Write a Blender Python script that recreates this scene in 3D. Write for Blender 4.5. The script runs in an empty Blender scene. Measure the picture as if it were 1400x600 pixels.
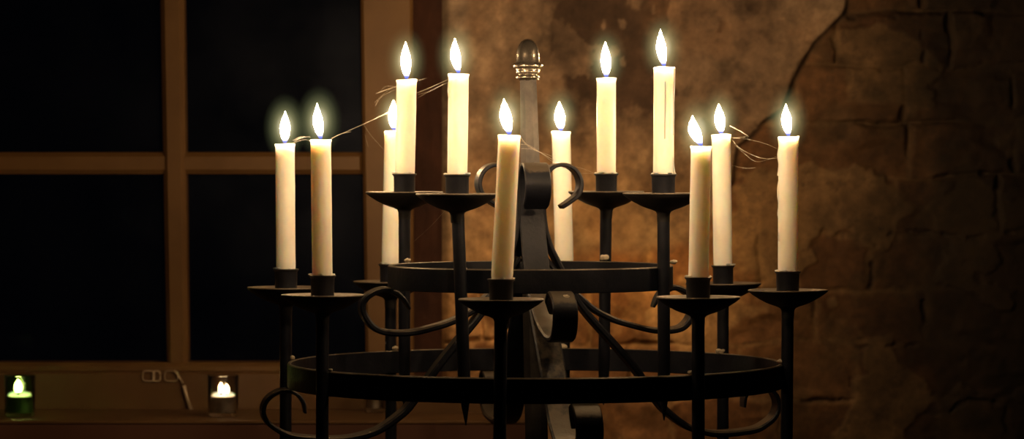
import bpy, math, random
import numpy as np
from mathutils import Vector, Matrix

random.seed(7)
C = bpy.context.scene.collection
FPX = 4420.0      # focal length in pixels of the 1400 px wide frame
CD = 3.6          # camera distance from the candelabra axis
ZC = 1.50         # camera height
HY = 225.0        # image row of the horizon

def PX(px, Y):
    return (px - 700.0) * (Y + CD) / FPX
def PZ(py, Y):
    return ZC - (py - HY) * (Y + CD) / FPX
def P(px, py, Y):
    return Vector((PX(px, Y), Y, PZ(py, Y)))

# ------------------------------------------------------------------ helpers
def mesh_obj(name, verts, faces, mat, parent=None, smooth=True, loc=(0, 0, 0)):
    me = bpy.data.meshes.new(name)
    me.from_pydata([tuple(v) for v in verts], [], faces)
    me.validate()
    if smooth:
        me.polygons.foreach_set('use_smooth', [True] * len(me.polygons))
    me.update()
    o = bpy.data.objects.new(name, me)
    o.location = loc
    C.objects.link(o)
    if mat:
        me.materials.append(mat)
    if parent:
        o.parent = parent
    return o

class MB:
    def __init__(s):
        s.v = []; s.f = []
    def add(s, v, f):
        n = len(s.v)
        s.v += [Vector(x) for x in v]
        s.f += [tuple(i + n for i in q) for q in f]
        return s
    def build(s, name, mat, parent=None, smooth=True, loc=(0, 0, 0)):
        return mesh_obj(name, s.v, s.f, mat, parent, smooth, loc)

def lathe(profile, seg=40, cx=0, cy=0, cz=0, cap0=False, cap1=False, jitter=None, facet=None):
    v = []; f = []
    n = len(profile)
    for j, (r, z) in enumerate(profile):
        for i in range(seg):
            a = 2 * math.pi * i / seg
            rr = r
            if jitter:
                rr = r + jitter(a, z, r)
            v.append((cx + rr * math.cos(a), cy + rr * math.sin(a), cz + z))
    for j in range(n - 1):
        for i in range(seg):
            k = (i + 1) % seg
            f.append((j * seg + i, j * seg + k, (j + 1) * seg + k, (j + 1) * seg + i))
    if cap0: f.append(tuple(reversed(range(seg))))
    if cap1: f.append(tuple((n - 1) * seg + i for i in range(seg)))
    return v, f

def catmull(pts, sub=8):
    pts = [Vector(p) for p in pts]
    out = []
    n = len(pts)
    for i in range(n - 1):
        p0 = pts[max(i - 1, 0)]; p1 = pts[i]; p2 = pts[i + 1]; p3 = pts[min(i + 2, n - 1)]
        for s in range(sub):
            t = s / sub
            out.append(0.5 * ((2 * p1) + (p2 - p0) * t + (2 * p0 - 5 * p1 + 4 * p2 - p3) * t * t + (3 * p1 - p0 - 3 * p2 + p3) * t ** 3))
    out.append(pts[-1])
    return out

def tube(path, rad, sides=8):
    v = []; f = []
    n = len(path)
    up = Vector((0.13, 0.31, 0.94)).normalized()
    for i, p in enumerate(path):
        t = (path[min(i + 1, n - 1)] - path[max(i - 1, 0)]).normalized()
        a = t.cross(up)
        if a.length < 1e-4: a = t.cross(Vector((1, 0, 0)))
        a.normalize(); b = t.cross(a).normalized()
        r = rad[i] if isinstance(rad, (list, tuple)) else rad
        for k in range(sides):
            q = 2 * math.pi * k / sides
            v.append(p + a * (r * math.cos(q)) + b * (r * math.sin(q)))
    for i in range(n - 1):
        for k in range(sides):
            m = (k + 1) % sides
            f.append((i * sides + k, i * sides + m, (i + 1) * sides + m, (i + 1) * sides + k))
    f.append(tuple(reversed(range(sides)))); f.append(tuple((n - 1) * sides + k for k in range(sides)))
    return v, f

def ribbon(path2, width, thick, twidth=None):
    """flat bar swept along an (r, z) path; width lies along local Y; rounded edges."""
    n = len(path2)
    v = []; f = []
    for i, p in enumerate(path2):
        t = (path2[min(i + 1, n - 1)] - path2[max(i - 1, 0)])
        t = Vector((t[0], t[1])).normalized()
        nn = Vector((-t[1], t[0]))
        w = (width(i / (n - 1)) if callable(width) else width) / 2
        h = (thick(i / (n - 1)) if callable(thick) else thick) / 2
        c = h * 0.55
        ring = [(-w, -h + c), (-w + c, -h), (w - c, -h), (w, -h + c), (w, h - c), (w - c, h), (-w + c, h), (-w, h - c)]
        for (y, d) in ring:
            v.append((p[0] + nn[0] * d, y, p[1] + nn[1] * d))
    for i in range(n - 1):
        for k in range(8):
            m = (k + 1) % 8
            f.append((i * 8 + k, i * 8 + m, (i + 1) * 8 + m, (i + 1) * 8 + k))
    f.append(tuple(reversed(range(8)))); f.append(tuple((n - 1) * 8 + k for k in range(8)))
    return v, f

def box(x0, x1, y0, y1, z0, z1, c=0.0):
    """box with chamfered edges parallel to x/z on the front (-y) side"""
    if c <= 0:
        v = [(x0, y0, z0), (x1, y0, z0), (x1, y1, z0), (x0, y1, z0), (x0, y0, z1), (x1, y0, z1), (x1, y1, z1), (x0, y1, z1)]
        f = [(0, 3, 2, 1), (4, 5, 6, 7), (0, 1, 5, 4), (1, 2, 6, 5), (2, 3, 7, 6), (3, 0, 4, 7)]
        return v, f
    v = [(x0, y1, z0), (x1, y1, z0), (x1, y1, z1), (x0, y1, z1),
         (x0, y0 + c, z0), (x1, y0 + c, z0), (x1, y0 + c, z1), (x0, y0 + c, z1),
         (x0 + c, y0, z0 + c), (x1 - c, y0, z0 + c), (x1 - c, y0, z1 - c), (x0 + c, y0, z1 - c)]
    f = [(3, 2, 1, 0), (0, 1, 5, 4), (1, 2, 6, 5), (2, 3, 7, 6), (3, 0, 4, 7),
         (4, 5, 9, 8), (5, 6, 10, 9), (6, 7, 11, 10), (7, 4, 8, 11), (8, 9, 10, 11)]
    return v, f

def tag(o, label=None, cat=None, group=None, kind=None):
    if label: o['label'] = label
    if cat: o['category'] = cat
    if group: o['group'] = group
    if kind: o['kind'] = kind
    return o

def empty(name, loc):
    o = bpy.data.objects.new(name, None)
    o.location = loc; o.empty_display_size = 0.05
    C.objects.link(o)
    return o

# ------------------------------------------------------------------ materials
def nodes(name):
    m = bpy.data.materials.new(name); m.use_nodes = True
    nt = m.node_tree
    b = nt.nodes['Principled BSDF']
    return m, nt, b

def noise(nt, scale, detail=6, rough=0.6, coord='Object'):
    tc = nt.nodes.new('ShaderNodeTexCoord'); n = nt.nodes.new('ShaderNodeTexNoise')
    n.inputs['Scale'].default_value = scale; n.inputs['Detail'].default_value = detail
    n.inputs['Roughness'].default_value = rough
    nt.links.new(tc.outputs[coord], n.inputs['Vector'])
    return n

def ramp(nt, src, stops):
    r = nt.nodes.new('ShaderNodeValToRGB')
    els = r.color_ramp.elements
    while len(els) < len(stops): els.new(0.5)
    for e, (p, c) in zip(els, stops):
        e.position = p; e.color = (c[0], c[1], c[2], 1)
    nt.links.new(src, r.inputs['Fac'])
    return r

def bump(nt, b, src, strength, dist):
    bp = nt.nodes.new('ShaderNodeBump')
    bp.inputs['Strength'].default_value = strength; bp.inputs['Distance'].default_value = dist
    nt.links.new(src, bp.inputs['Height']); nt.links.new(bp.outputs['Normal'], b.inputs['Normal'])

def simple_mat(name, c0, c1, scale, rough=0.6, metal=0.0, bs=0.3, bd=0.001, spec=0.5):
    m, nt, b = nodes(name)
    n = noise(nt, scale)
    r = ramp(nt, n.outputs['Fac'], [(0.35, c0), (0.68, c1)])
    nt.links.new(r.outputs['Color'], b.inputs['Base Color'])
    b.inputs['Roughness'].default_value = rough; b.inputs['Metallic'].default_value = metal
    b.inputs['Specular IOR Level'].default_value = spec
    n2 = noise(nt, scale * 4, 4)
    bump(nt, b, n2.outputs['Fac'], bs, bd)
    return m

def dusty_iron(name, c0, c1, dust, lo, hi, rough=0.44, metal=0.35):
    m, nt, b = nodes(name)
    n = noise(nt, 45); r = ramp(nt, n.outputs['Fac'], [(0.35, c0), (0.68, c1)])
    g = nt.nodes.new('ShaderNodeNewGeometry'); sx = nt.nodes.new('ShaderNodeSeparateXYZ'); nt.links.new(g.outputs['Normal'], sx.inputs[0])
    n2 = noise(nt, 80, 5); ad = nt.nodes.new('ShaderNodeMath'); ad.operation = 'MULTIPLY_ADD'; ad.inputs[1].default_value = 0.6
    nt.links.new(n2.outputs['Fac'], ad.inputs[0]); nt.links.new(sx.outputs['Z'], ad.inputs[2])
    rf = ramp(nt, ad.outputs[0], [(lo, (0, 0, 0)), (hi, (1, 1, 1))])
    mx = nt.nodes.new('ShaderNodeMix'); mx.data_type = 'RGBA'
    nt.links.new(rf.outputs['Color'], mx.inputs['Factor']); nt.links.new(r.outputs['Color'], mx.inputs[6]); mx.inputs[7].default_value = (*dust, 1)
    nt.links.new(mx.outputs[2], b.inputs['Base Color'])
    b.inputs['Roughness'].default_value = rough; b.inputs['Metallic'].default_value = metal; b.inputs['Specular IOR Level'].default_value = 0.45
    bump(nt, b, noise(nt, 170, 4).outputs['Fac'], 0.35, 0.0012)
    return m
iron = dusty_iron('wrought_iron', (0.007, 0.009, 0.017), (0.016, 0.018, 0.030), (0.10, 0.082, 0.065), 0.85, 1.25)
pan_mat, nt_, b_ = nodes('dusty_iron_pan')
g_ = nt_.nodes.new('ShaderNodeNewGeometry'); sx_ = nt_.nodes.new('ShaderNodeSeparateXYZ')
nt_.links.new(g_.outputs['Normal'], sx_.inputs[0])
nz_ = noise(nt_, 70, 5); ad_ = nt_.nodes.new('ShaderNodeMath'); ad_.operation = 'MULTIPLY_ADD'; ad_.inputs[1].default_value = 0.5
nt_.links.new(nz_.outputs['Fac'], ad_.inputs[0]); nt_.links.new(sx_.outputs['Z'], ad_.inputs[2])
rr_ = ramp(nt_, ad_.outputs[0], [(0.35, (0.016, 0.015, 0.017)), (0.95, (0.17, 0.135, 0.10))])
nt_.links.new(rr_.outputs['Color'], b_.inputs['Base Color']); b_.inputs['Roughness'].default_value = 0.55; b_.inputs['Metallic'].default_value = 0.2
steel = simple_mat('polished_finial_iron', (0.20, 0.18, 0.165), (0.36, 0.32, 0.28), 60, 0.24, 0.9, 0.15, 0.0006)
pole_mat = simple_mat('worn_pole_iron', (0.040, 0.038, 0.040), (0.085, 0.078, 0.075), 40, 0.38, 0.6, 0.25, 0.0008)
wax_crust = simple_mat('old_wax_residue', (0.42, 0.36, 0.28), (0.62, 0.54, 0.42), 90, 0.6, 0, 0.6, 0.001)
frame_mat = simple_mat('cream_painted_wood', (0.086, 0.043, 0.014), (0.115, 0.060, 0.020), 9, 0.55, 0, 0.2, 0.001, 0.3)
sill_mat = simple_mat('varnished_brown_board', (0.072, 0.036, 0.013), (0.095, 0.050, 0.020), 7, 0.5, 0, 0.25, 0.001, 0.3)
red_board = simple_mat('dark_red_board', (0.060, 0.020, 0.010), (0.080, 0.030, 0.015), 8, 0.6)
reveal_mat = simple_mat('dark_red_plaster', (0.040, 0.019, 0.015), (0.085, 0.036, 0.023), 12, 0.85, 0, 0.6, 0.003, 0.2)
floor_mat = simple_mat('stone_floor', (0.10, 0.07, 0.05), (0.17, 0.13, 0.10), 4, 0.8)
latch_mat = simple_mat('pale_latch_metal', (0.35, 0.27, 0.19), (0.5, 0.4, 0.3), 50, 0.45, 0.4)
web_mat = simple_mat('cobweb_silk', (0.40, 0.36, 0.28), (0.55, 0.5, 0.42), 200, 0.5)
wick_mat = simple_mat('charred_wick', (0.01, 0.008, 0.006), (0.03, 0.02, 0.015), 300, 0.9)
alu = simple_mat('aluminium_cup', (0.35, 0.33, 0.30), (0.55, 0.52, 0.48), 60, 0.35, 0.9)

def wax_material(name, col, sub=1.0):
    m, nt, b = nodes(name)
    n = noise(nt, 60, 4)
    r = ramp(nt, n.outputs['Fac'], [(0.3, [c * 0.93 for c in col]), (0.7, col)])
    nt.links.new(r.outputs['Color'], b.inputs['Base Color'])
    b.inputs['Subsurface Weight'].default_value = sub
    b.inputs['Subsurface Radius'].default_value = (1.0, 0.72, 0.50)
    b.inputs['Subsurface Scale'].default_value = 0.030
    b.inputs['Roughness'].default_value = 0.42
    b.inputs['Specular IOR Level'].default_value = 0.35
    n2 = noise(nt, 240, 3)
    bump(nt, b, n2.outputs['Fac'], 0.12, 0.0006)
    return m
wax = wax_material('ivory_candle_wax', (0.97, 0.92, 0.85))
tea_wax = wax_material('tealight_wax', (0.95, 0.90, 0.78))

def flame_material(name, L, warm=(1.0, 0.63, 0.30)):
    m = bpy.data.materials.new(name); m.use_nodes = True
    nt = m.node_tree
    for n in list(nt.nodes): nt.nodes.remove(n)
    out = nt.nodes.new('ShaderNodeOutputMaterial'); em = nt.nodes.new('ShaderNodeEmission')
    tc = nt.nodes.new('ShaderNodeTexCoord'); sp = nt.nodes.new('ShaderNodeSeparateXYZ')
    nt.links.new(tc.outputs['Generated'], sp.inputs[0])
    rc = ramp(nt, sp.outputs['Z'], [(0.0, (0.16, 0.22, 1.0)), (0.07, (0.25, 0.30, 1.0)), (0.15, (0.95, 0.7, 0.6)), (0.24, warm)])
    rs = ramp(nt, sp.outputs['Z'], [(0.0, (0.0014,) * 3), (0.07, (0.0025,) * 3), (0.14, (0.012,) * 3), (0.26, (1,) * 3), (0.97, (1,) * 3), (1.0, (0.4,) * 3)])
    mt = nt.nodes.new('ShaderNodeMath'); mt.operation = 'MULTIPLY'; mt.inputs[1].default_value = L
    nt.links.new(rs.outputs['Color'], mt.inputs[0])
    nt.links.new(rc.outputs['Color'], em.inputs['Color']); nt.links.new(mt.outputs[0], em.inputs['Strength'])
    nt.links.new(em.outputs[0], out.inputs['Surface'])
    return m
flame_mat = flame_material('candle_flame', 430)
tea_flame = flame_material('tealight_flame', 75)

def glow_material():  # emission-only volume imitating lens bloom around a flame
    m = bpy.data.materials.new('lens_bloom_glow'); m.use_nodes = True
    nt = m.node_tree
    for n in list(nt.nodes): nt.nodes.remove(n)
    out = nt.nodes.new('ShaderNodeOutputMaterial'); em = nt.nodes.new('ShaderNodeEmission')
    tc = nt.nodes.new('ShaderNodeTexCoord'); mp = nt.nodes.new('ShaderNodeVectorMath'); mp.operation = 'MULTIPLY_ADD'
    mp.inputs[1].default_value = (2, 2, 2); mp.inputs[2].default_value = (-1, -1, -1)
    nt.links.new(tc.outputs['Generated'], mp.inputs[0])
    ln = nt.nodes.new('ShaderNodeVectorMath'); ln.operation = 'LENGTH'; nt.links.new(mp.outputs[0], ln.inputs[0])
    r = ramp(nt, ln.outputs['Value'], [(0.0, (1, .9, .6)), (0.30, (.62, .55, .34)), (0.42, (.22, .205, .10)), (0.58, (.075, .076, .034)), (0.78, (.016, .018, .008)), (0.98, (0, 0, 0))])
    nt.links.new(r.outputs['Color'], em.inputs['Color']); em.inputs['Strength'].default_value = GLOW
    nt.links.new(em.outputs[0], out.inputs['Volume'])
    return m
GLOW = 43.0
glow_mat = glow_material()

def glass_material(name, col, rough=0.03):
    m, nt, b = nodes(name)
    b.inputs['Base Color'].default_value = (*col, 1)
    b.inputs['Transmission Weight'].default_value = 1.0
    b.inputs['Roughness'].default_value = rough
    b.inputs['IOR'].default_value = 1.45
    n = noise(nt, 60, 2)
    bump(nt, b, n.outputs['Fac'], 0.15, 0.001)
    return m
clear_glass = glass_material('clear_glass', (0.96, 0.96, 0.95))
green_glass = glass_material('green_glass', (0.42, 0.84, 0.36))

def pane_material():
    m = bpy.data.materials.new('old_window_glass'); m.use_nodes = True
    nt = m.node_tree
    for n in list(nt.nodes): nt.nodes.remove(n)
    out = nt.nodes.new('ShaderNodeOutputMaterial')
    tr = nt.nodes.new('ShaderNodeBsdfTransparent'); gl = nt.nodes.new('ShaderNodeBsdfGlossy'); mx = nt.nodes.new('ShaderNodeMixShader')
    gl.inputs['Roughness'].default_value = 0.42; gl.inputs['Color'].default_value = (0.6, 0.7, 1.0, 1)
    n = noise(nt, 6, 4)
    r = ramp(nt, n.outputs['Fac'], [(0.3, (0.000,) * 3), (0.8, (0.006,) * 3)])
    nt.links.new(r.outputs['Color'], mx.inputs['Fac'])
    nt.links.new(tr.outputs[0], mx.inputs[1]); nt.links.new(gl.outputs[0], mx.inputs[2]); nt.links.new(mx.outputs[0], out.inputs['Surface'])
    return m
pane_mat = pane_material()

# ------------------------------------------------------------------ numpy noise
def _hash(ix, iy, seed):
    h = (ix.astype(np.int64) * 374761393 + iy.astype(np.int64) * 668265263 + seed * 974634777) & 0xFFFFFFFF
    h = ((h ^ (h >> 13)) * 1274126177) & 0xFFFFFFFF
    return ((h ^ (h >> 16)) & 0xFFFFFF) / float(0xFFFFFF)
def vnoise(x, y, seed=0):
    ix = np.floor(x); iy = np.floor(y)
    fx = x - ix; fy = y - iy
    fx = fx * fx * (3 - 2 * fx); fy = fy * fy * (3 - 2 * fy)
    a = _hash(ix, iy, seed); b = _hash(ix + 1, iy, seed); c = _hash(ix, iy + 1, seed); d = _hash(ix + 1, iy + 1, seed)
    return (a * (1 - fx) + b * fx) * (1 - fy) + (c * (1 - fx) + d * fx) * fy
def fbm(x, y, seed=0, octv=5, gain=0.5):
    s = 0; a = 1; t = 0
    for o in range(octv):
        s = s + a * vnoise(x * 2 ** o, y * 2 ** o, seed + o * 17); t += a; a *= gain
    return s / t
def smooth(e0, e1, x):
    t = np.clip((x - e0) / (e1 - e0), 0, 1)
    return t * t * (3 - 2 * t)

# ------------------------------------------------------------------ the wall
WY = 0.60                                  # front plane of the wall
def axis_samples(a, b, d0, d1, step, coarse):
    out = []
    x = a
    while x < b:
        out.append(x)
        x += step if d0 <= x <= d1 else coarse
    out.append(b)
    return np.array(out)
WX0 = PX(604, WY)
xs = axis_samples(WX0, 3.2, WX0, 0.80, 0.002, 0.035)
zs = axis_samples(0.0, 3.0, 1.05, 1.80, 0.002, 0.035)
X, Z = np.meshgrid(xs, zs)
U = 700 + X * FPX / (WY + CD)              # wall laid out in a 1052 units-per-metre drawing of itself
V = HY + (ZC - Z) * FPX / (WY + CD)
def poly_sd(U, V, pts):
    """signed distance (inside positive) to polygon"""
    d = np.full(U.shape, 1e9); inside = np.zeros(U.shape, bool)
    n = len(pts)
    for i in range(n):
        x0, y0 = pts[i]; x1, y1 = pts[(i + 1) % n]
        ex, ey = x1 - x0, y1 - y0
        t = np.clip(((U - x0) * ex + (V - y0) * ey) / (ex * ex + ey * ey), 0, 1)
        d = np.minimum(d, np.hypot(U - x0 - t * ex, V - y0 - t * ey))
        cond = ((y0 > V) != (y1 > V))
        with np.errstate(divide='ignore', invalid='ignore'):
            xi = (x1 - x0) * (V - y0) / (y1 - y0 if y1 != y0 else 1e-9) + x0
        inside ^= cond & (U < xi)
    return np.where(inside, d, -d)
wob = (fbm(U / 38, V / 38, 3, 5) - 0.5) * 26
plaster_poly = [(300, -3000), (1150, -3000), (1175, -120), (1158, -10), (1152, 18), (1112, 58), (1092, 92), (1080, 118), (1068, 150),
                (1040, 168), (1030, 184), (1008, 200), (1002, 250), (975, 300), (940, 330), (900, 345), (860, 338),
                (800, 352), (740, 346), (690, 372), (640, 392), (300, 392)]
sd = poly_sd(U, V, plaster_poly) + wob * smooth(0, 1, np.clip(np.abs(U - 1090) / 200, 0.12, 1))
ew = 1.6 + 16 * (1 - smooth(940, 1010, U))
pl = smooth(-ew, ew, sd)
patch = smooth(0.56, 0.60, fbm(U / 120, V / 95, 41, 5)) * (1 - pl)       # thin render smeared over the bricks
# bricks
BW, BH = 152.0, 76.0
Vw = V + (fbm(U / 90, V / 90, 7, 3) - 0.5) * 22
Uw = U + (fbm(U / 70, V / 70, 9, 3) - 0.5) * 22
row = np.floor((Vw - 14) / BH)
fv = (Vw - 14) / BH - row
sh = _hash(row, row * 0, 5)
col = np.floor((Uw + sh * BW) / BW)
fu = (Uw + sh * BW) / BW - col
brnd = _hash(row, col, 21); brnd2 = _hash(row, col, 33)
ed = np.minimum(np.minimum(fu, 1 - fu) * BW, np.minimum(fv, 1 - fv) * BH)
ed = ed + (fbm(U / 14, V / 14, 13, 4) - 0.5) * 9
brick = smooth(0.5, 7.0, ed)
deep = 1 - smooth(-1.0, 3.0, ed)
jfill = smooth(0.34, 0.50, fbm(U / 110, V / 60, 77, 3))                 # joints mostly filled with mortar
hgt = 0.0045 * (brnd - 0.5) * brick + 0.006 * brick * (1 - 0.8 * jfill) - 0.003 * deep * (1 - jfill)
hgt = hgt + 0.005 * (fbm(U / 45, V / 45, 51, 5) - 0.5) + 0.0016 * (fbm(U / 9, V / 9, 52, 3) - 0.5)
hgt_b = hgt * (1 - 0.6 * patch) + patch * 0.003
hgt_p = 0.0035 + 0.0055 * smooth(930, 1010, U) + 0.005 * (fbm(U / 90, V / 90, 61, 4) - 0.5) + 0.0012 * (fbm(U / 14, V / 14, 62, 4) - 0.5)
flake = smooth(0.55, 0.57, fbm(U / 55 + 3, V / 70, 81, 5)) * np.exp(-(((U - 900) / 130) ** 2 + ((V - 90) / 130) ** 2))
hgt_p = hgt_p + 0.0012 * flake
H = hgt_b * (1 - pl) + hgt_p * pl
# drawn cracks and broken edges seen in the brickwork
def crack(pts, w, depth):
    global H, crk
    d = np.full(U.shape, 1e9)
    jx = (fbm(U / 12, V / 12, 91, 3) - 0.5) * 8
    for (x0, y0), (x1, y1) in zip(pts[:-1], pts[1:]):
        ex, ey = x1 - x0, y1 - y0
        t = np.clip(((U + jx - x0) * ex + (V + jx - y0) * ey) / (ex * ex + ey * ey), 0, 1)
        d = np.minimum(d, np.hypot(U + jx - x0 - t * ex, V + jx - y0 - t * ey))
    k = np.exp(-(d / w) ** 2)
    k = k * smooth(0.38, 0.62, fbm(U / 16, V / 16, 95, 3)); H = H - 0.6 * depth * k; crk = np.maximum(crk, k * min(1, depth / 0.009))
crk = np.zeros(U.shape)
crack([(1184, 205), (1186, 240)], 2.5, 0.007)
crack([(1203, 316), (1194, 345), (1190, 394)], 3.5, 0.009)
crack([(1215, 322), (1250, 314), (1320, 325), (1345, 322)], 2.5, 0.006)
crack([(1160, 24), (1200, 26), (1258, 26), (1262, 52), (1262, 84)], 3, 0.007)
crack([(1093, 549), (1130, 547), (1166, 546)], 3, 0.009)
crack([(1262, 412), (1266, 438)], 3, 0.008)
crack([(1170, 474), (1220, 473), (1262, 474)], 2.2, 0.006)
crack([(1300, 562), (1324, 545), (1360, 550)], 2.8, 0.008)
crack([(1232, 168), (1240, 176)], 4, 0.008)
crack([(1165, 520), (1168, 548)], 2.5, 0.005)
crack([(1110, 60), (1090, 95), (1079, 118)], 2.0, 0.004)
crack([(1036, 172), (1022, 188)], 4.0, 0.007)
# colours
def lerp3(a, b, t): return a * (1 - t[..., None]) + b * t[..., None]
A = np.array
shape3 = U.shape + (3,)
n1 = fbm(U / 60, V / 60, 101, 6, 0.6); n2 = fbm(U / 18, V / 18, 102, 5, 0.6); n3 = fbm(U / 130, V / 130, 103, 4)
colb = lerp3(np.broadcast_to(A([0.110, 0.050, 0.020]), shape3), np.broadcast_to(A([0.195, 0.098, 0.042]), shape3), smooth(0.2, 0.9, brnd2 * 0.5 + n1 * 0.5))
colb = lerp3(colb, np.broadcast_to(A([0.23, 0.135, 0.062]), shape3), np.clip((1 - brick) * 0.7 + smooth(0.55, 0.62, n1) * 0.35, 0, 1))
colb = lerp3(colb, np.broadcast_to(A([0.25, 0.155, 0.075]), shape3), patch * 0.7)
colb = lerp3(colb, np.broadcast_to(A([0.03, 0.018, 0.013]), shape3), smooth(0.60, 0.74, n2) * 0.45)
right_falloff = smooth(980, 1340, U + (n1 - 0.5) * 260) * (1 - pl)  # light falloff painted into the brick colour, darkening to the right
colb = colb * 0.60 * (1 - 0.90 * right_falloff)[..., None]
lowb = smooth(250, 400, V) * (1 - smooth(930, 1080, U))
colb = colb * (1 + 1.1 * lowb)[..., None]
colp = lerp3(np.broadcast_to(A([0.185, 0.118, 0.072]), shape3), np.broadcast_to(A([0.27, 0.185, 0.118]), shape3), smooth(0.35, 0.65, n1))
stain_w = np.exp(-(((U - 905) / 150) ** 2 + ((V - 60) / 170) ** 2)) * 1.05 + 0.7 * np.exp(-(((U - 790) / 45) ** 2 + ((V - 40) / 90) ** 2)) + 0.25 * smooth(900, 1000, V + 700)
stain = smooth(0.40, 0.60, n1 * 0.6 + fbm(U / 30, V / 42, 111, 5) * 0.4 + 0.42 * (stain_w - 0.5))
colp = lerp3(colp, np.broadcast_to(A([0.055, 0.030, 0.018]), shape3), np.clip(stain * (0.35 + stain_w), 0, 0.95))
colp = lerp3(colp, np.broadcast_to(A([0.23, 0.155, 0.10]), shape3), flake * 0.9)
colp = lerp3(colp, np.broadcast_to(A([0.24, 0.13, 0.065]), shape3), smooth(0.5, 0.68, n3) * 0.35)
strip = 1 - smooth(632, 646, U + (n2 - 0.5) * 14)
colp = lerp3(colp, np.broadcast_to(A([0.25, 0.19, 0.14]), shape3), strip * 0.6)
colp = colp * 0.64
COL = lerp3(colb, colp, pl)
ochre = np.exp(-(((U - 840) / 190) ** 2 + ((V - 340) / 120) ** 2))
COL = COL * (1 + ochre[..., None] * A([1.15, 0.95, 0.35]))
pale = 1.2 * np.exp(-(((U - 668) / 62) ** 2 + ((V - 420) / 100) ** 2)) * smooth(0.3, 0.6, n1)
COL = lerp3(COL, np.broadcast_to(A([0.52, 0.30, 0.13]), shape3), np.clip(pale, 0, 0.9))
edge = np.exp(-((sd + 2.0) / 3.0) ** 2) * smooth(950, 1000, U)
COL = COL * (1 - 0.6 * edge)[..., None]
COL = COL * (1 - 0.6 * crk)[..., None]
COL = COL * ((0.45 + 1.1 * n2) * (0.85 + 0.3 * smooth(0.35, 0.65, fbm(U / 34, V / 34, 140, 5, 0.65))))[..., None]
# rounded corner into the window recess
rc = np.clip((X - WX0) / 0.02, 0, 1)
Hc = H * smooth(0, 0.5, rc) - 0.012 * (1 - rc) ** 3
Y = WY - Hc
nz, nx = X.shape
verts = np.stack([X, Y, Z], -1).reshape(-1, 3)
idx = np.arange(nz * nx).reshape(nz, nx)
quads = np.stack([idx[:-1, :-1], idx[:-1, 1:], idx[1:, 1:], idx[1:, :-1]], -1).reshape(-1, 4)
me = bpy.data.meshes.new('wall_back')
me.vertices.add(len(verts)); me.vertices.foreach_set('co', verts.astype(np.float32).ravel())
me.loops.add(len(quads) * 4); me.loops.foreach_set('vertex_index', quads.astype(np.int32).ravel())
me.polygons.add(len(quads)); me.polygons.foreach_set('loop_start', np.arange(0, len(quads) * 4, 4, dtype=np.int32))
me.update(calc_edges=True)
me.polygons.foreach_set('use_smooth', np.ones(len(quads), bool))
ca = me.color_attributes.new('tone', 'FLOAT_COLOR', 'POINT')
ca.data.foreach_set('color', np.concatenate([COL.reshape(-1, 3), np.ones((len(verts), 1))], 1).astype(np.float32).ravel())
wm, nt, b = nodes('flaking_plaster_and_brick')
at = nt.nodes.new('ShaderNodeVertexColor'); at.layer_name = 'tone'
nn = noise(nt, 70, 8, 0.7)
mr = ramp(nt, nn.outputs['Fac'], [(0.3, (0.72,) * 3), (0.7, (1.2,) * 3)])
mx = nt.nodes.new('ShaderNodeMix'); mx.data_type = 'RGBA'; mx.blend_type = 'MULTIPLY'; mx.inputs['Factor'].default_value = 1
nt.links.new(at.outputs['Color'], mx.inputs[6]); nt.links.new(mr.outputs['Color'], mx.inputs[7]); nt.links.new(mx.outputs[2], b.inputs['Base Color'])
b.inputs['Roughness'].default_value = 0.85; b.inputs['Specular IOR Level'].default_value = 0.25
bump(nt, b, noise(nt, 160, 6, 0.7).outputs['Fac'], 0.4, 0.0015)
me.materials.append(wm)
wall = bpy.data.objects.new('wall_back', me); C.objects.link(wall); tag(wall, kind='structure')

# ------------------------------------------------------------------ window recess, window, sill
FY = 0.66                                  # front plane of the window frame
def quadstrip(pts, mat, name, parent=None, kind=None):
    o = mesh_obj(name, pts, [tuple(range(len(pts)))], mat, parent, False)
    if kind: o['kind'] = kind
    return o
# splayed reveal between window and wall (subdivided)
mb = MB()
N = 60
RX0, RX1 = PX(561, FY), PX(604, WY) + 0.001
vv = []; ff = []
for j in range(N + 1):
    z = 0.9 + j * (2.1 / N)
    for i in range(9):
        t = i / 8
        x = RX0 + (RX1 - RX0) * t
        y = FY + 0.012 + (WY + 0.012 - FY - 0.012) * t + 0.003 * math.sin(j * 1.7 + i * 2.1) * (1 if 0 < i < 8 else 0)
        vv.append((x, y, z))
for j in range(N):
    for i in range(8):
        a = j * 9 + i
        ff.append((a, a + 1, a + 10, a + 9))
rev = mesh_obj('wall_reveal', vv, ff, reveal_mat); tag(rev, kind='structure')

win = empty('window_1', (PX(236, FY), FY, PZ(500, FY))); tag(win, kind='structure')
def wpart(name, mb, mat, smooth=False):
    o = mb.build(name, mat, None, smooth)
    o.parent = win; o.matrix_parent_inverse = Matrix.Translation(-win.location)
    return o
def skewbox(pxt0, pxt1, pxb0, pxb1, pyt, pyb, y0, y1, c, dy0=0.0):
    """upright bar whose top and bottom ends may sit at different places, chamfered front"""
    def X_(px): return PX(px, FY)
    def Z_(py): return PZ(py, FY)
    v = []; f = []
    for (a, b_, py) in ((pxb0, pxb1, pyb), (pxt0, pxt1, pyt)):
        z = Z_(py); xa = X_(a); xb = X_(b_)
        v += [(xa, y1, z), (xa, y0 + c, z), (xa + c, y0, z), (xb - c, y0, z), (xb, y0 + c, z), (xb, y1, z)]
    n = 6
    for k in range(n):
        m = (k + 1) % n
        f.append((k, m, n + m, n + k))
    f.append(tuple(reversed(range(n)))); f.append(tuple(range(n, 2 * n)))
    return v, f
def hbar(px0, px1, py0, py1, y0, y1, c):
    x0, x1 = PX(px0, FY), PX(px1, FY); z1, z0 = PZ(py0, FY), PZ(py1, FY)
    return box(x0, x1, y0, y1, z0, z1, c)
TOPY = -345
frm = MB()
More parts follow.
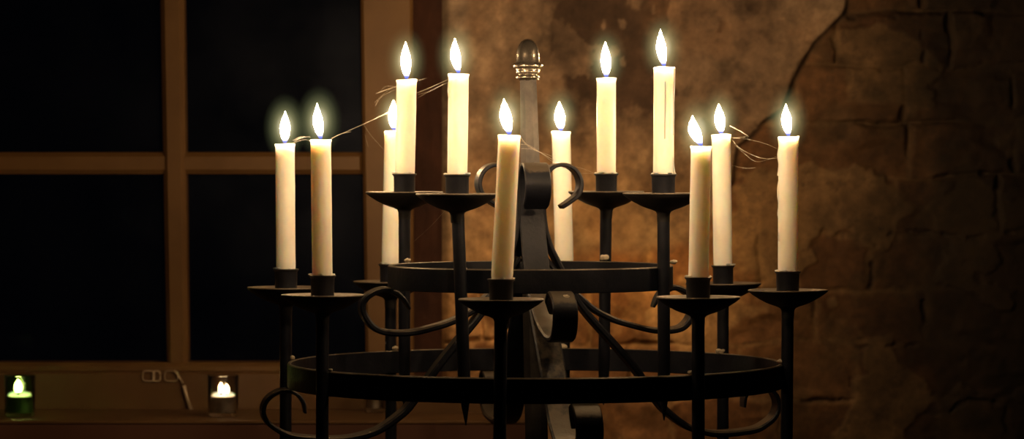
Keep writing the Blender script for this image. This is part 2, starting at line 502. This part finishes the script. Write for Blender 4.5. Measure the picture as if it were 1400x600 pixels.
frm.add(*skewbox(488, 563, 500, 566, TOPY, 497, FY, FY + 0.05, 0.004))      # right stile
frm.add(*skewbox(-98, -36, -96, -34, TOPY, 497, FY, FY + 0.05, 0.006))      # left stile
frm.add(*hbar(-98, 566, TOPY - 55, TOPY, FY, FY + 0.05, 0.004))             # head
frm.add(*hbar(-98, 567, 496, 512, FY + 0.001, FY + 0.05, 0.005))                    # bottom rail
wpart('frame', frm, frame_mat)
gb = MB()
gb.add(*skewbox(212, 246, 227, 256, TOPY, 497, FY + 0.006, FY + 0.04, 0.006))
wpart('glazing_bar', gb, frame_mat)
for (a, b_) in ((208, 238), (-80, -52)):
    gb = MB(); gb.add(*hbar(-36, 497, a, b_, FY + 0.010, FY + 0.038, 0.006)); wpart('glazing_bar', gb, frame_mat)
ys = [(TOPY, -80), (-52, 208), (238, 496)]
for (a, b_) in ys:
    for (p, q) in ((-36, 222), (246, 498)):
        pb = MB(); pb.add(*box(PX(p, FY) - .004, PX(q, FY) + .004, FY + 0.026, FY + 0.029, PZ(b_, FY) - .004, PZ(a, FY) + .004)); wpart('pane', pb, pane_mat)
# casement stay and catch on the bottom rail
lt = MB()
def loop(px0, px1, py0, py1, Y):
    pts = []
    for k in range(17):
        a = 2 * math.pi * k / 16
        cx, cy = (px0 + px1) / 2, (py0 + py1) / 2
        sx = math.copysign(abs(math.cos(a)) ** 0.5, math.cos(a)); sy = math.copysign(abs(math.sin(a)) ** 0.5, math.sin(a))
        pts.append(P(cx + sx * (px1 - px0) / 2, cy + sy * (py1 - py0) / 2, Y))
    return pts
for (p, q) in ((195, 211), (209, 219), (225, 243)):
    lt.add(*tube(loop(p, q, 507, 521, FY - 0.007), 0.0008, 6))
lt.add(*tube([P(238, 506, FY - 0.007), P(245, 515, FY - 0.008), P(250, 524, FY - 0.008)], 0.0011, 6))
lt.add(*tube([P(251, 527, FY - 0.008), P(255, 542, FY - 0.009), P(261, 560, FY - 0.009)], [0.0030, 0.0020, 0.0030], 8))
wpart('latch', lt, latch_mat, True)

SZ = ZC - 0.3216
SF = 0.46                                  # front of sill board
ap = MB(); ap.add(*box(PX(-120, FY), PX(566, FY), FY - 0.004, FY + 0.06, SZ - 0.01, PZ(508, FY), 0.003))
ap.add(*box(PX(560, FY), PX(742, WY), WY - 0.014, FY + 0.02, SZ - 0.01, PZ(517, WY), 0.003))
o = ap.build('trim_1', sill_mat, None, False); tag(o, kind='structure')
sl = MB(); sl.add(*box(PX(-140, FY), PX(735, 0.5), SF, FY + 0.06, SZ - 0.005, SZ, 0.0015))
o = sl.build('trim_2', sill_mat, None, False); tag(o, kind='structure')
sl = MB(); sl.add(*box(PX(-140, FY), PX(728, 0.5), SF + 0.001, FY + 0.06, SZ - 0.16, SZ - 0.005, 0))
o = sl.build('trim_3', red_board, None, False); tag(o, kind='structure')
# rest of the wall round the window (below, above and left of it)
plain = simple_mat('plain_old_plaster', (0.14, 0.09, 0.055), (0.22, 0.15, 0.095), 6, 0.9, 0, 0.5, 0.003, 0.2)
wl = MB()
wl.add(*box(PX(-96, FY), WX0 + 0.002, WY + 0.001, WY + 0.2, 0, SZ - 0.16))
wl.add(*box(-2.6, PX(-96, FY), WY + 0.001, WY + 0.2, 0, 3.0))
wl.add(*box(PX(-96, FY), WX0 + 0.002, WY + 0.001, WY + 0.2, PZ(TOPY - 53, FY), 3.0))
o = wl.build('wall_left', plain, None, False); tag(o, kind='structure')
fl = MB(); fl.add(*box(-2.6, 3.2, -5.0, WY + 0.2, -0.1, 0)); o = fl.build('floor', floor_mat, None, False); tag(o, kind='structure')

# ------------------------------------------------------------------ the candelabra
CX = PX(731.5, 0)
root = empty('candelabra', (CX, 0, 0))
tag(root, 'tall black wrought iron standing candelabra with two candle rings and scrolled arms', 'candelabra')
def cpart(name, mb, mat, parent=None, smooth=True):
    o = mb.build(name, mat, None, smooth)
    base = Vector((CX, 0, 0))
    if parent is None:
        o.parent = root; o.matrix_parent_inverse = Matrix.Translation(-base)
    else:
        o.parent = parent
        o.matrix_parent_inverse = Matrix.Identity(4)
    return o
def autosmooth(o, ang=35):
    me = o.data
    try:
        me.set_sharp_from_angle(angle=math.radians(ang))
    except Exception:
        pass

# pole: round lower shaft, faceted tapering upper part, finial
pole = MB()
def axis_px(py): return 721.0 + (py - 60) * 0.0235
secs = [(106, 11.5), (150, 12.2), (200, 13), (260, 14.5), (330, 15), (420, 15.2), (600, 16)]
v = []; f = []
SEG = 8
for (py, r) in secs:
    c = P(axis_px(py), py, 0); r = r * CD / FPX
    for k in range(SEG):
        a = 2 * math.pi * (k + 0.5) / SEG
        v.append((c.x + r / math.cos(math.pi / SEG) * math.cos(a) * .97, c.y + r / math.cos(math.pi / SEG) * math.sin(a) * .97, c.z))
cb = P(axis_px(600), 600, 0)
for z in (0.6, 0.05):
    for k in range(SEG):
        a = 2 * math.pi * (k + 0.5) / SEG
        v.append((cb.x + .014 * math.cos(a), cb.y + .014 * math.sin(a), z))
n = len(secs) + 2
for j in range(n - 1):
    for k in range(SEG):
        m = (k + 1) % SEG
        f.append((j * SEG + k, (j + 1) * SEG + k, (j + 1) * SEG + m, j * SEG + m))
f.append(tuple(range(SEG))); f.append(tuple(reversed([(n - 1) * SEG + k for k in range(SEG)])))
pole.add(v, f)
pole_o = cpart('pole', pole, pole_mat, None, False)
# finial
fin = MB()
px = CD / FPX
fz = lambda py: PZ(py, 0)
prof = [(0.5, 53.2), (5, 54), (9, 57), (12.2, 61.5), (14.6, 68), (15.8, 76), (16.1, 85), (17, 86.2), (19.6, 87.2), (20.6, 89.8), (19.6, 92.4), (16.6, 93.6), (15.6, 94.8),
        (16.2, 96), (16.4, 98.5), (15.2, 100.4), (13, 101.6), (12.9, 102.6), (15.4, 103.4), (16.2, 105.4), (15.4, 107.6), (12.4, 108.6), (11.4, 110)]
v, f = lathe([(r * px, fz(y)) for (r, y) in prof], 48, PX(721.5, 0), 0, 0, True, True)
fin.add(v, f)
fo = cpart('finial', fin, steel, pole_o)
# stand: three feet on the floor
for k in range(3):
    a = math.radians(30 + 120 * k)
    pts = catmull([Vector((0.012, 0.20)), Vector((0.06, 0.17)), Vector((0.16, 0.06)), Vector((0.26, 0.02)), Vector((0.31, 0.03)), Vector((0.32, 0.06))], 8)
    v, f = ribbon(pts, 0.03, 0.008)
    R = Matrix.Rotation(a, 4, 'Z')
    mbk = MB(); mbk.add([R @ Vector(q) + Vector((cb.x, cb.y, -0.006)) for q in v], f)
    cpart('foot', mbk, iron)

# rings
def ring(cx, R, ztop, h, t, seg=128):
    v, f = lathe([(R, ztop - 0.0013), (R - 0.0013, ztop), (R - t + 0.0008, ztop), (R - t, ztop - 0.0008), (R - t, ztop - h + 0.0008), (R - t + 0.0008, ztop - h), (R - 0.0008, ztop - h), (R, ztop - h + 0.0008), (R, ztop - 0.0013)], seg, cx, 0)
    return v, f
ZU, ZL = ZC - 0.1115, ZC - 0.2195
UX = PX(725, 0)
m1 = MB(); m1.add(*ring(UX, 0.1588, ZU, 0.0260, 0.0045)); o = cpart('ring', m1, iron); autosmooth(o)
m1 = MB(); m1.add(*ring(CX, 0.2755, ZL, 0.0268, 0.0045)); o = cpart('ring', m1, iron); autosmooth(o)

# candle holders: post > drip_pan, candle_socket, wax_residue
PAN = 0.0442
def holder(pxtop, pxbot, azim, R, zrim, ztip, cupdx=0.0, tier=0):
    Y = -R * math.cos(math.radians(azim))
    xt, xb = PX(pxtop, Y), PX(pxbot, Y)
    m = MB()
    # post: octagonal rod leaning a touch, pointed foot
    segs = 10; v = []; f = []
    zz = [(zrim - 0.012, .0068), (zrim - 0.10, .0068), (ztip + 0.045, .0068), (ztip + 0.030, .0058), (ztip, .0006)]
    zz.insert(0, (zrim - 0.004, 0.0068))
    for (z, r) in zz:
        t = (zrim - z) / (zrim - ztip)
        x = xt + (xb - xt) * t
        for k in range(segs):
            a = 2 * math.pi * k / segs
            v.append((x + r * math.cos(a), Y + r * math.sin(a), z))
    for j in range(len(zz) - 1):
        for k in range(segs):
            q = (k + 1) % segs
            f.append((j * segs + k, (j + 1) * segs + k, (j + 1) * segs + q, j * segs + q))
    f.append(tuple(range(segs))); f.append(tuple(reversed([(len(zz) - 1) * segs + k for k in range(segs)])))
    m.add(v, f)
    post = cpart('post', m, iron); autosmooth(post, 50)
    # dished pan with a trumpet neck under it
    ph = random.random() * 6
    jit = lambda a, z, r: 0.0004 * math.sin(3 * a + ph) * (r / PAN) ** 2
    prof = [(0.0068, -0.030), (0.0072, -0.0215), (0.0086, -0.0188), (0.0125, -0.0170), (0.0175, -0.0155), (0.024, -0.0130), (0.0325, -0.0085), (0.0395, -0.0040), (PAN - .0008, -0.0008), (PAN, 0.0004),
            (PAN - .0004, 0.0014), (PAN - 0.0014, 0.0016), (0.0410, 0.0006), (0.035, -0.0020), (0.026, -0.0045), (0.016, -0.0062), (0.004, -0.0066)]
    mp = MB(); mp.add(*lathe(prof, 56, xt, Y, zrim, False, True, jit))
    pan = cpart('drip_pan', mp, pan_mat, post); autosmooth(pan, 50)
    # socket
    cr = 0.0124
    prof = [(cr - 0.0003, -0.0062), (cr, 0.0185), (cr + 0.0010, 0.0200), (cr + 0.0018, 0.0206), (cr + 0.0018, 0.0216), (cr + 0.0006, 0.0220), (cr - 0.0009, 0.0214), (cr - 0.0010, 0.0020), (0.001, 0.0018)]
    ph2 = random.random() * 6
    jit2 = lambda a, z, r: 0.00035 * math.sin(2 * a + ph2)
    mc = MB(); mc.add(*lathe(prof, 40, xt + cupdx, Y, zrim, True, True, jit2))
    cup = cpart('candle_socket', mc, iron, post); autosmooth(cup, 50)
    return Vector((xt + cupdx, Y, zrim + 0.0216)), post

def blob(center, rx, ry, rz, seed, amp=0.25, seg=14, rings=9):
    v = []; f = []
    rnd = random.Random(seed)
    k1, k2, k3 = [rnd.random() * 6 for _ in range(3)]
    for j in range(rings + 1):
        t = math.pi * j / rings
        for i in range(seg):
            a = 2 * math.pi * i / seg
            s = 1 + amp * (math.sin(2 * a + k1) * math.sin(t) + 0.6 * math.sin(3 * a + k2 + 2 * t) * math.sin(t) + 0.4 * math.sin(4 * t + k3))
            v.append((center[0] + rx * s * math.sin(t) * math.cos(a), center[1] + ry * s * math.sin(t) * math.sin(a), center[2] + rz * s * math.cos(t)))
    for j in range(rings):
        for i in range(seg):
            q = (i + 1) % seg
            f.append((j * seg + i, (j + 1) * seg + i, (j + 1) * seg + q, j * seg + q))
    return v, f

RL, RU = 0.2815, 0.1665
ZPL, ZPU = ZC - 0.1392, ZC - 0.0322
# key: (px of post top, px of post bottom, azimuth, tier)
H_ = {
    'A': (391, 390, -98, 0), 'B': (441, 440, -53, 0), 'C': (534, 535, -143, 0), 'D': (685, 681, -8, 0),
    'E': (772, 771, 172, 0), 'F': (954.5, 955, 37, 0), 'G': (988.5, 988, 127, 0), 'H': (1077, 1074, 82, 0),
    'I': (553, 553, -118.5, 1), 'J': (625, 637, -28.5, 1), 'K': (829, 825, 151.5, 1), 'L': (907, 908, 61.5, 1),
}
cups = {}
posts = {}
for k, (a, b_, az, tier) in H_.items():
    if tier == 0:
        cups[k], posts[k] = holder(a, b_, az, RL, ZPL, ZC - 0.46)
    else:
        cups[k], posts[k] = holder(a, b_, az, RU, ZPU, ZC - 0.2785, tier=1)

# hardened wax lumps where posts meet the rings
for i, (pxx, py, az, R, s) in enumerate([(557, 356, -118.5, .158, 1.0), (826, 352, 151.5, .158, 1.1), (636, 368, -28.5, .158, .6), (905, 361, 61.5, .158, .7), (921, 358, 66, .158, .8), (399, 489, -98, .275, .9),
                                      (540, 476, -143, .275, 1.0), (985, 480, 127, .275, 1.1), (768, 474, 172, .275, 1.2), (1067, 494, 82, .275, .8), (452, 506, -50, .275, .6), (944, 509, 37, .275, .6)]):
    Yb = -R * math.cos(math.radians(az))
    m = MB(); m.add(*blob(P(pxx, py, Yb), .0042 * s, .004 * s, .0030 * s, i))
    cpart('wax_residue', m, wax_crust)

# arms: (r, py) in a side drawing whose scale is that of the axis depth -> metres
def prof_pts(pairs):
    return [Vector((r * CD / FPX, PZ(py, 0))) for (r, py) in pairs]
long_arm = [(43, 283), (54, 276), (66, 266), (70.5, 252), (67, 238), (57, 228), (43, 225), (30, 230), (21, 243), (17.5, 262), (17, 285), (19, 310), (25, 335), (36, 360), (52, 392), (62, 412), (80, 436),
            (110, 470), (140, 506), (172, 549), (190, 566), (220, 585), (252, 594), (284, 596), (330, 592), (352, 584), (368, 572), (374, 557), (368, 541), (350, 530), (332, 532), (320, 544), (317, 560)]
# upper scroll arm
short_arm = [(18, 352), (28, 366), (44, 388), (62, 404), (82, 422), (110, 437), (138, 446), (172, 453), (205, 452), (222, 444), (233, 428), (235, 414), (226, 402), (206, 394), (190, 398), (178, 408), (170, 421)]
def arm(kind, azim, tip):
    src = long_arm if kind == 'long' else short_arm
    if azim == 100:      # the right-hand arm was forged a little shorter
        kk = 0.155 if kind == 'long' else 0.12
        src = [(r - kk * max(0, r - 150), y) for (r, y) in src]
    pts = catmull(prof_pts(src), 7)
    if kind == 'long':
        wf = lambda t: 0.029 * (0.70 + 0.30 * min(1, max(0, (1 - t)) / 0.06)) * (0.90 + 0.10 * min(1, t / 0.02))
        tf = lambda t: 0.0045 + 0.0030 * max(0, math.sin(math.pi * min(1, max(0, (t - .35) / .5)))) - 0.002 * max(0, (t - .93) / .07)
        if azim % 180 > 45 and azim % 180 < 135 or True:
            pass
    else:
        wf = lambda t: 0.027 * (0.55 + 0.45 * min(1, max(0, (1 - t)) / 0.08)) * (0.75 + 0.25 * min(1, t / .1))
        tf = lambda t: 0.0055 + 0.0012 * math.sin(math.pi * t) - 0.003 * max(0, (t - .88) / .12)
    v, f = ribbon(pts, wf, tf)
    # azim measured from the side facing the camera, towards +x : local +X -> direction
    a = math.radians(azim)
    d = Vector((math.sin(a), -math.cos(a), 0)); w = Vector((math.cos(a), math.sin(a), 0))
    out = []
    for q in v:
        ax = PX(728, 0) + (ZC - 0.15 - q[2]) * 0.03
        out.append(Vector((ax, 0, 0)) + d * q[0] + w * q[1] + Vector((0, 0, q[2])))
    m = MB(); m.add(out, [tuple(reversed(x)) for x in f])
    o = cpart('arm', m, iron); autosmooth(o, 40)
    return o, d, w, pts
AZ = [10, 100, 190, 280]
for a in AZ:
    arm('long', a, None)
    o, d, w, pts = arm('short', a, None)
    if a == 10:
        # pale rivet on the front scroll
        p0 = P(774, 408, -0.178)
        m = MB(); m.add(*blob(p0, .0048, .0030, .0042, 5, 0.12)); cpart('rivet', m, wax_crust)
# collar tying the arms to the pole under the upper ring
m = MB()
pc = P(axis_px(372), 372, 0)
m.add(*lathe([(0.0135, -0.012), (0.0185, -0.012), (0.0195, -0.010), (0.0195, 0.010), (0.0185, 0.012), (0.0135, 0.012)], 32, pc.x, 0, pc.z))
o = cpart('collar', m, iron); autosmooth(o, 40)

# ------------------------------------------------------------------ candles
def candle(key, ptop, rtop, rbot, tip, label, group, fw=6.8, drips=None):
    c = cups[key]; Y = c.y
    top = P(ptop[0], ptop[1], Y)
    bot = Vector((c.x, Y, c.z - 0.017))
    base_root = bot
    L = (top - bot).length
    ax = (top - bot).normalized()
    rnd = random.Random(ord(key))
    k1, k2, k3 = [rnd.random() * 6.28 for _ in range(3)]
    seg = 40; v = []; f = []
    rows = 46
    rt = rtop * (Y + CD) / FPX; rb = 0.0107
    rin = 0.0107
    def push(t, r, dz=0, wob=1):
        for i in range(seg):
            a = 2 * math.pi * i / seg
            rr = r * (1 + wob * (0.006 * math.sin(2 * a + k1) + 0.006 * math.sin(9 * t + k2) + 0.004 * math.sin(23 * t + 3 * a + k3) + 0.003 * math.sin(5 * a + k2)))
            p = ax * (t * L + dz) + Vector((rr * math.cos(a), rr * math.sin(a), 0))
            v.append(p)
    cnt = 0
    push(0.0, rin, 0, .3); cnt += 1
    for j in range(1, rows):
        t = j / rows
        inside = 1 - smooth(0.10, 0.14, np.array(t))
        r = rt + (rin - rt) * float(inside)
        r *= 1 + 0.02 * max(0, (t - .96) / .04)
        push(t, r); cnt += 1
    # irregular melted rim then the pool
    def pushtop(r, dz, amp):
        for i in range(seg):
            a = 2 * math.pi * i / seg
            z = dz + amp * (math.sin(a + k1) + 0.6 * math.sin(2 * a + k2) + .4 * math.sin(3 * a + k3))
            v.append(ax * (L + z) + Vector((r * math.cos(a), r * math.sin(a), 0)))
    for (r, dz, amp) in ((rt * 1.045, -0.0014, .0001), (rt * 1.06, -0.0005, .0003), (rt * 1.02, 0.0001, .0004), (rt * 0.93, 0.0001, .0003), (rt * 0.84, -0.0006, .0001), (rt * 0.6, -0.0015, 0), (rt * 0.25, -0.0017, 0)):
        pushtop(r, dz, amp); cnt += 1
    for j in range(cnt - 1):
        for i in range(seg):
            q = (i + 1) % seg
            f.append((j * seg + i, j * seg + q, (j + 1) * seg + q, (j + 1) * seg + i))
    f.append(tuple(reversed(range(seg)))); f.append(tuple((cnt - 1) * seg + i for i in range(seg)))
    o = mesh_obj('taper_candle', v, f, wax, None, True, base_root)
    tag(o, label, 'candle', group)
    # wick
    topl = ax * L
    tipw = P(tip[0], tip[1], Y) - base_root
    dirf = (tipw - topl)
    m = MB(); m.add(*tube(catmull([topl + Vector((0, 0, -0.003)), topl + Vector((0, 0, 0.001)) + dirf * .04, topl + dirf * .13], 4), 0.0007, 6))
    m.build('wick', wick_mat, o)
    # flame: teardrop bending from wick to tip
    fh = dirf.length
    prof = [(0.00, 0.22), (0.04, .38), (.10, 0.50), (.18, 0.66), (.28, .84), (.38, .96), (.48, 1.0), (.58, .92), (.68, .76), (.78, .54), (.87, .31), (.94, .14), (.98, .06), (1.0, .012)]
    v = []; f = []; sg = 20
    bow = Vector((dirf.x * 0.25 + (rnd.random() - .5) * .001, 0, 0))
    start = topl + Vector((0, 0, 0.0006))
    for (t, w) in prof:
        c0 = start + (tipw - start) * t + bow * (math.sin(math.pi * t))
        r = w * fw * (Y + CD) / FPX
        for i in range(sg):
            a = 2 * math.pi * i / sg
            v.append(c0 + Vector((r * math.cos(a), r * .9 * math.sin(a), 0)))
    for j in range(len(prof) - 1):
        for i in range(sg):
            q = (i + 1) % sg
            f.append((j * sg + i, j * sg + q, (j + 1) * sg + q, (j + 1) * sg + i))
    f.append(tuple(reversed(range(sg)))); f.append(tuple((len(prof) - 1) * sg + i for i in range(sg)))
    fl_o = mesh_obj('flame', v, f, flame_mat, o, True)
    # lens bloom round the flame, added as a glowing volume
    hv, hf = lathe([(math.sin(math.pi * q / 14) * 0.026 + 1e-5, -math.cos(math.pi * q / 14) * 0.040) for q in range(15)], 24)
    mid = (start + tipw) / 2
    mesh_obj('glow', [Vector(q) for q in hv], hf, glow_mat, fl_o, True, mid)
    # wax collar crusted on the socket lip
    m = MB()
    for q in range(7):
        a = rnd.random() * 6.28
        m.add(*blob(Vector((0.0122 * math.cos(a), 0.0122 * math.sin(a), 0.0178 + rnd.random() * .0006)), .0022 + .001 * rnd.random(), .0022, .0009, q + ord(key), .15, 10, 6))
    m.build('wax_drip', wax, o)
    if drips:
        for (dd) in drips:
            m = MB()
            path = []; rad = []
            for (px_, py_, r_) in dd:
                p = P(px_, py_, Y) - base_root
                cxa = ax * (p.z / ax.z)
                off = p.x - cxa.x
                rr = rt * 1.0
                yy = -math.sqrt(max(0, rr * rr - min(off * off, rr * rr)))
                path.append(Vector((p.x, cxa.y + yy, p.z))); rad.append(r_)
            path2 = catmull(path, 5)
            rad2 = []
            for i in range(len(path2)):
                t = i / 5; a = int(min(t, len(rad) - 2)); fr = min(1, t - a)
                rad2.append(rad[a] * (1 - fr) + rad[a + 1] * fr)
            m.add(*tube(path2, rad2, 8)); m.build('wax_drip', wax, o)

g = 'tall ivory candles burning on the candelabra'
candle('A', (389.5, 197), 13.2, 13, (390, 152), 'ivory candle at far left on the lower ring, leftmost of all the lit candles', g)
candle('B', (438.5, 191), 13.9, 13, (433.5, 141), 'ivory candle second from the left, on the front-left drip pan of the lower ring', g)
candle('C', (538.5, 179), 12.6, 12, (538, 137), 'ivory candle on the lower ring at the back left, half hidden behind a taller one', g)
candle('D', (696.5, 185), 14.9, 14, (689, 135), 'ivory candle at the very front of the lower ring, leaning right, orange glow inside', g, 8.0)
candle('E', (767, 180), 12.6, 12, (764.5, 139), 'ivory candle on the lower ring behind the pole and the right-hand scroll', g)
candle('F', (958.5, 200), 13.9, 13, (947, 158), 'ivory candle at the front right of the lower ring with its flame leaning left', g, 8.2)
candle('G', (986, 184), 12.8, 12, (982.5, 142), 'ivory candle at the back right of the lower ring, just right of a leaning flame', g)
candle('H', (1078, 187), 13.6, 13, (1074.5, 142), 'rightmost ivory candle, with hardened wax beads down its left edge', g,
       drips=[[(1064.6, 190, .0011), (1064.9, 200, .0007), (1064.2, 212, .0013), (1064.6, 225, .0006), (1064.1, 240, .0012)],
              [(1064.6, 246, .0006), (1063.9, 258, .0012), (1064.2, 268, .0014), (1064.4, 280, .0005), (1064.0, 292, .0012), (1064.4, 300, .0004)],
              [(1064.8, 318, .0005), (1064.4, 324, .0011), (1064.8, 330, .0005)], [(1091, 187, .0015), (1091.6, 192, .0013), (1091.0, 200, .0006)]])
candle('I', (556, 109), 13.6, 13, (554.5, 57), 'ivory candle of the upper ring at its far left, tallest of the left cluster', g)
candle('J', (627, 101), 13.9, 13, (622, 52), 'ivory candle of the upper ring at the front left, left of the pole finial', g,
       drips=[[(613.6, 112, .0008), (613.4, 124, .0012), (613.8, 134, .0005)]])
candle('K', (829, 107), 13.0, 12, (827.5, 57), 'ivory candle of the upper ring at the back right, right of the pole finial', g)
candle('L', (908, 92), 14.1, 13, (903, 40), 'ivory candle with the highest flame, upper ring right, wax runs down its right edge', g,
       drips=[[(921.3, 93, .0016), (921.5, 104, .0012), (920.8, 122, .0014), (920.6, 140, .0008), (920.4, 160, .0011), (920.2, 185, .0006)],
              [(919.8, 215, .0006), (920.2, 228, .0013), (921, 237, .0022)], [(909, 112, .0006), (909, 150, .0009), (908, 190, .0005)]])

# ------------------------------------------------------------------ votive glasses and tealights on the sill
def votive(pxc, w, mat, label, tea_label, Y=0.525, flames=1, dx=0.0):
    x = PX(pxc, Y); r = w / 2 * (Y + CD) / FPX
    h = 0.0525
    prof = [(0.0005, 0.0), (r * .88, 0.0), (r * .93, 0.0012), (r * .95, 0.008), (r * 1.0, h - .001), (r * .985, h), (r * .94, h - .001), (r * .885, 0.009), (r * .85, 0.0055), (0.0005, 0.0052)]
    v, f = lathe(prof, 40)
    g_ = mesh_obj('glass_votive', v, f, mat, None, True, (x, Y, SZ + 0.0003)); autosmooth(g_, 60)
    tag(g_, label, 'candle glass', None)
    # tealight inside
    tr = r * .80
    z0 = SZ + 0.0060
    v, f = lathe([(0.0005, 0), (tr, 0), (tr, 0.019), (tr + .0004, 0.0195), (tr - .0005, 0.0195), (tr - .0006, 0.001), (0.0005, 0.001)], 36)
    t = mesh_obj('tealight', v, f, alu, None, True, (x, Y, z0)); autosmooth(t, 50)
    tag(t, tea_label, 'tealight', 'tealights in the glasses on the sill')
    v, f = lathe([(0.0004, 0.0012), (tr - .0008, 0.0012), (tr - .0008, 0.0205), (tr * .8, 0.0195), (0.0005, 0.0192)], 30)
    mesh_obj('wax', v, f, tea_wax, t)
    for k in range(flames):
        ox = dx + (k - (flames - 1) / 2) * 0.0075
        m = MB(); m.add(*tube([Vector((ox, 0, 0.019)), Vector((ox, 0, 0.0235))], 0.0006, 6)); m.build('wick', wick_mat, t)
        fh = 0.013 if flames > 1 else 0.0165
        s = 0.0036 if flames > 1 else 0.0055
        fp = [(.0, .3), (.1, .6), (.25, .9), (.42, 1), (.6, .92), (.78, .66), (.92, .32), (1, .03)]
        v, f = lathe([(w_ * s, 0.0205 + q * fh * (1 - .12 * k)) for (q, w_) in fp], 16, ox, 0, 0, True, True)
        mesh_obj('flame', v, f, tea_flame, t)
votive(27, 43, green_glass, 'green glass votive holder at far left on the window sill', 'tealight burning inside the green glass at far left', dx=-0.002)
votive(305, 43, clear_glass, 'clear glass votive holder on the sill right of the window latch', 'tealight with twin-lobed flame inside the clear glass right of the latch', flames=2, dx=0.001)
votive(512, 30, clear_glass, 'small clear glass votive on the sill, mostly hidden behind the lower ring', 'unlit tealight inside the glass hidden behind the lower ring', Y=0.60, flames=0)

# ------------------------------------------------------------------ cobwebs
def web(name_lab, strands):
    m = MB()
    for (pts, r) in strands:
        path = catmull([P(*p) for p in pts], 6)
        m.add(*tube(path, r, 5))
    o = m.build('cobweb', web_mat)
    tag(o, name_lab, 'cobweb', None, 'stuff')
T, S = 0.00013, 0.00008
yA, yB, yC, yD, yE = cups['A'].y, cups['B'].y, cups['C'].y, cups['D'].y, cups['E'].y
yF, yG, yH, yI, yJ, yK, yL = [cups[k].y for k in 'FGHIJKL']
web('fine cobweb strung from the leftmost candle top to the next one', [
    ([(399, 197, yA), (408, 190, yA - .03), (424, 186, yB)], T), ([(400, 196, yA), (415, 191, yA - .05), (426, 193, yB)], S), ([(401, 192, yA), (412, 187, yA - .04), (425, 188, yB)], S)])
web('long cobweb thread rising from the second candle to the back left flame', [
    ([(452, 191, yB), (460, 186, yB + .05), (478, 178, yB + .15), (505, 166, yC - .1), (530, 154, yC)], T), ([(453, 189, yB), (466, 183, yB + .06), (480, 180, yB + .15)], T),
    ([(497, 170, yC - .1), (508, 186, yC - .08), (526, 206, yC)], S), ([(499, 184, yC - .1), (503, 200, yC - .06)], S)])
web('torn cobweb wisps spread around the top of the left upper candle', [
    ([(514, 128, yI - .02), (530, 122, yI), (543, 118, yI)], T), ([(513, 145, yI - .02), (522, 132, yI), (543, 121, yI)], S), ([(519, 126, yI), (528, 118, yI), (543, 119, yI)], S), ([(512, 140, yI), (530, 124, yI), (542, 119, yI)], S),
    ([(570, 127, yI), (585, 121, yI - .05), (614, 108, yJ)], T), ([(571, 134, yI), (592, 122, yI - .05), (614, 112, yJ)], S), ([(572, 129, yI), (590, 124, yI - .04), (606, 115, yJ + .02)], S), ([(569, 112, yI), (578, 108, yI - .02), (584, 107, yI - .02)], S),
    ([(566, 330, yI), (590, 308, yI - .05), (612, 284, yJ)], S)])
web('bright cobweb strands sagging from the front candle across the pole', [
    ([(712, 188, yD), (722, 199, -.2), (738, 208, -.05), (757, 219, .05)], 0.00028), ([(713, 192, yD), (726, 203, -.2), (742, 209, -.04), (756, 214, .05)], T), ([(712, 197, yD), (728, 201, -.2), (755, 221, .04)], T), ([(712, 203, yD), (730, 205, -.2), (756, 218, .05)], S)])
web('cobweb threads hanging between the back right candle and the rightmost candle', [
    ([(998, 172, yG), (1010, 178, yG - .03), (1024, 187, yG - .08)], T), ([(1000, 188, yG), (1020, 190, yG - .08), (1045, 196, yH), (1062, 203, yH)], S), ([(1001, 191, yG), (1012, 203, yG - .06), (1040, 216, yH), (1063, 216, yH)], T),
    ([(1002, 196, yG), (1018, 210, yG - .05), (1035, 221, yH), (1062, 214, yH)], S), ([(1002, 189, yG), (1020, 187, yG - .06), (1022, 190, yG - .06)], S), ([(1000, 226, yG), (1020, 230, yG - .04), (1033, 229, yG - .06)], S)])
web('single cobweb thread from the right scroll to the back right socket', [
    ([(768, 228, .03), (785, 236, .1), (814, 237, yK)], S), ([(776, 226, .03), (795, 230, .1), (816, 238, yK)], S)])

# ------------------------------------------------------------------ world, camera, view
w = bpy.data.worlds.new('night'); bpy.context.scene.world = w; w.use_nodes = True
w.node_tree.nodes['Background'].inputs[0].default_value = (0.25, 0.33, 0.6, 1)
w.node_tree.nodes['Background'].inputs[1].default_value = 0.0012
cam = bpy.data.cameras.new('camera'); co = bpy.data.objects.new('camera', cam); C.objects.link(co)
cam.sensor_width = 36; cam.lens = 36 * FPX / 1400
co.location = (0, -CD, ZC); co.rotation_euler = (math.radians(90), 0, 0)
cam.shift_y = -(300 - HY) / 1400
cam.dof.use_dof = True; cam.dof.focus_distance = 3.50
cam.dof.aperture_fstop = (cam.lens / 1000) / 0.016
bpy.context.scene.camera = co
sc = bpy.context.scene
sc.view_settings.view_transform = 'Standard'
sc.view_settings.look = 'None'
sc.view_settings.exposure = 0.0
sc.cycles.use_denoising = True
sc.cycles.max_bounces = 10
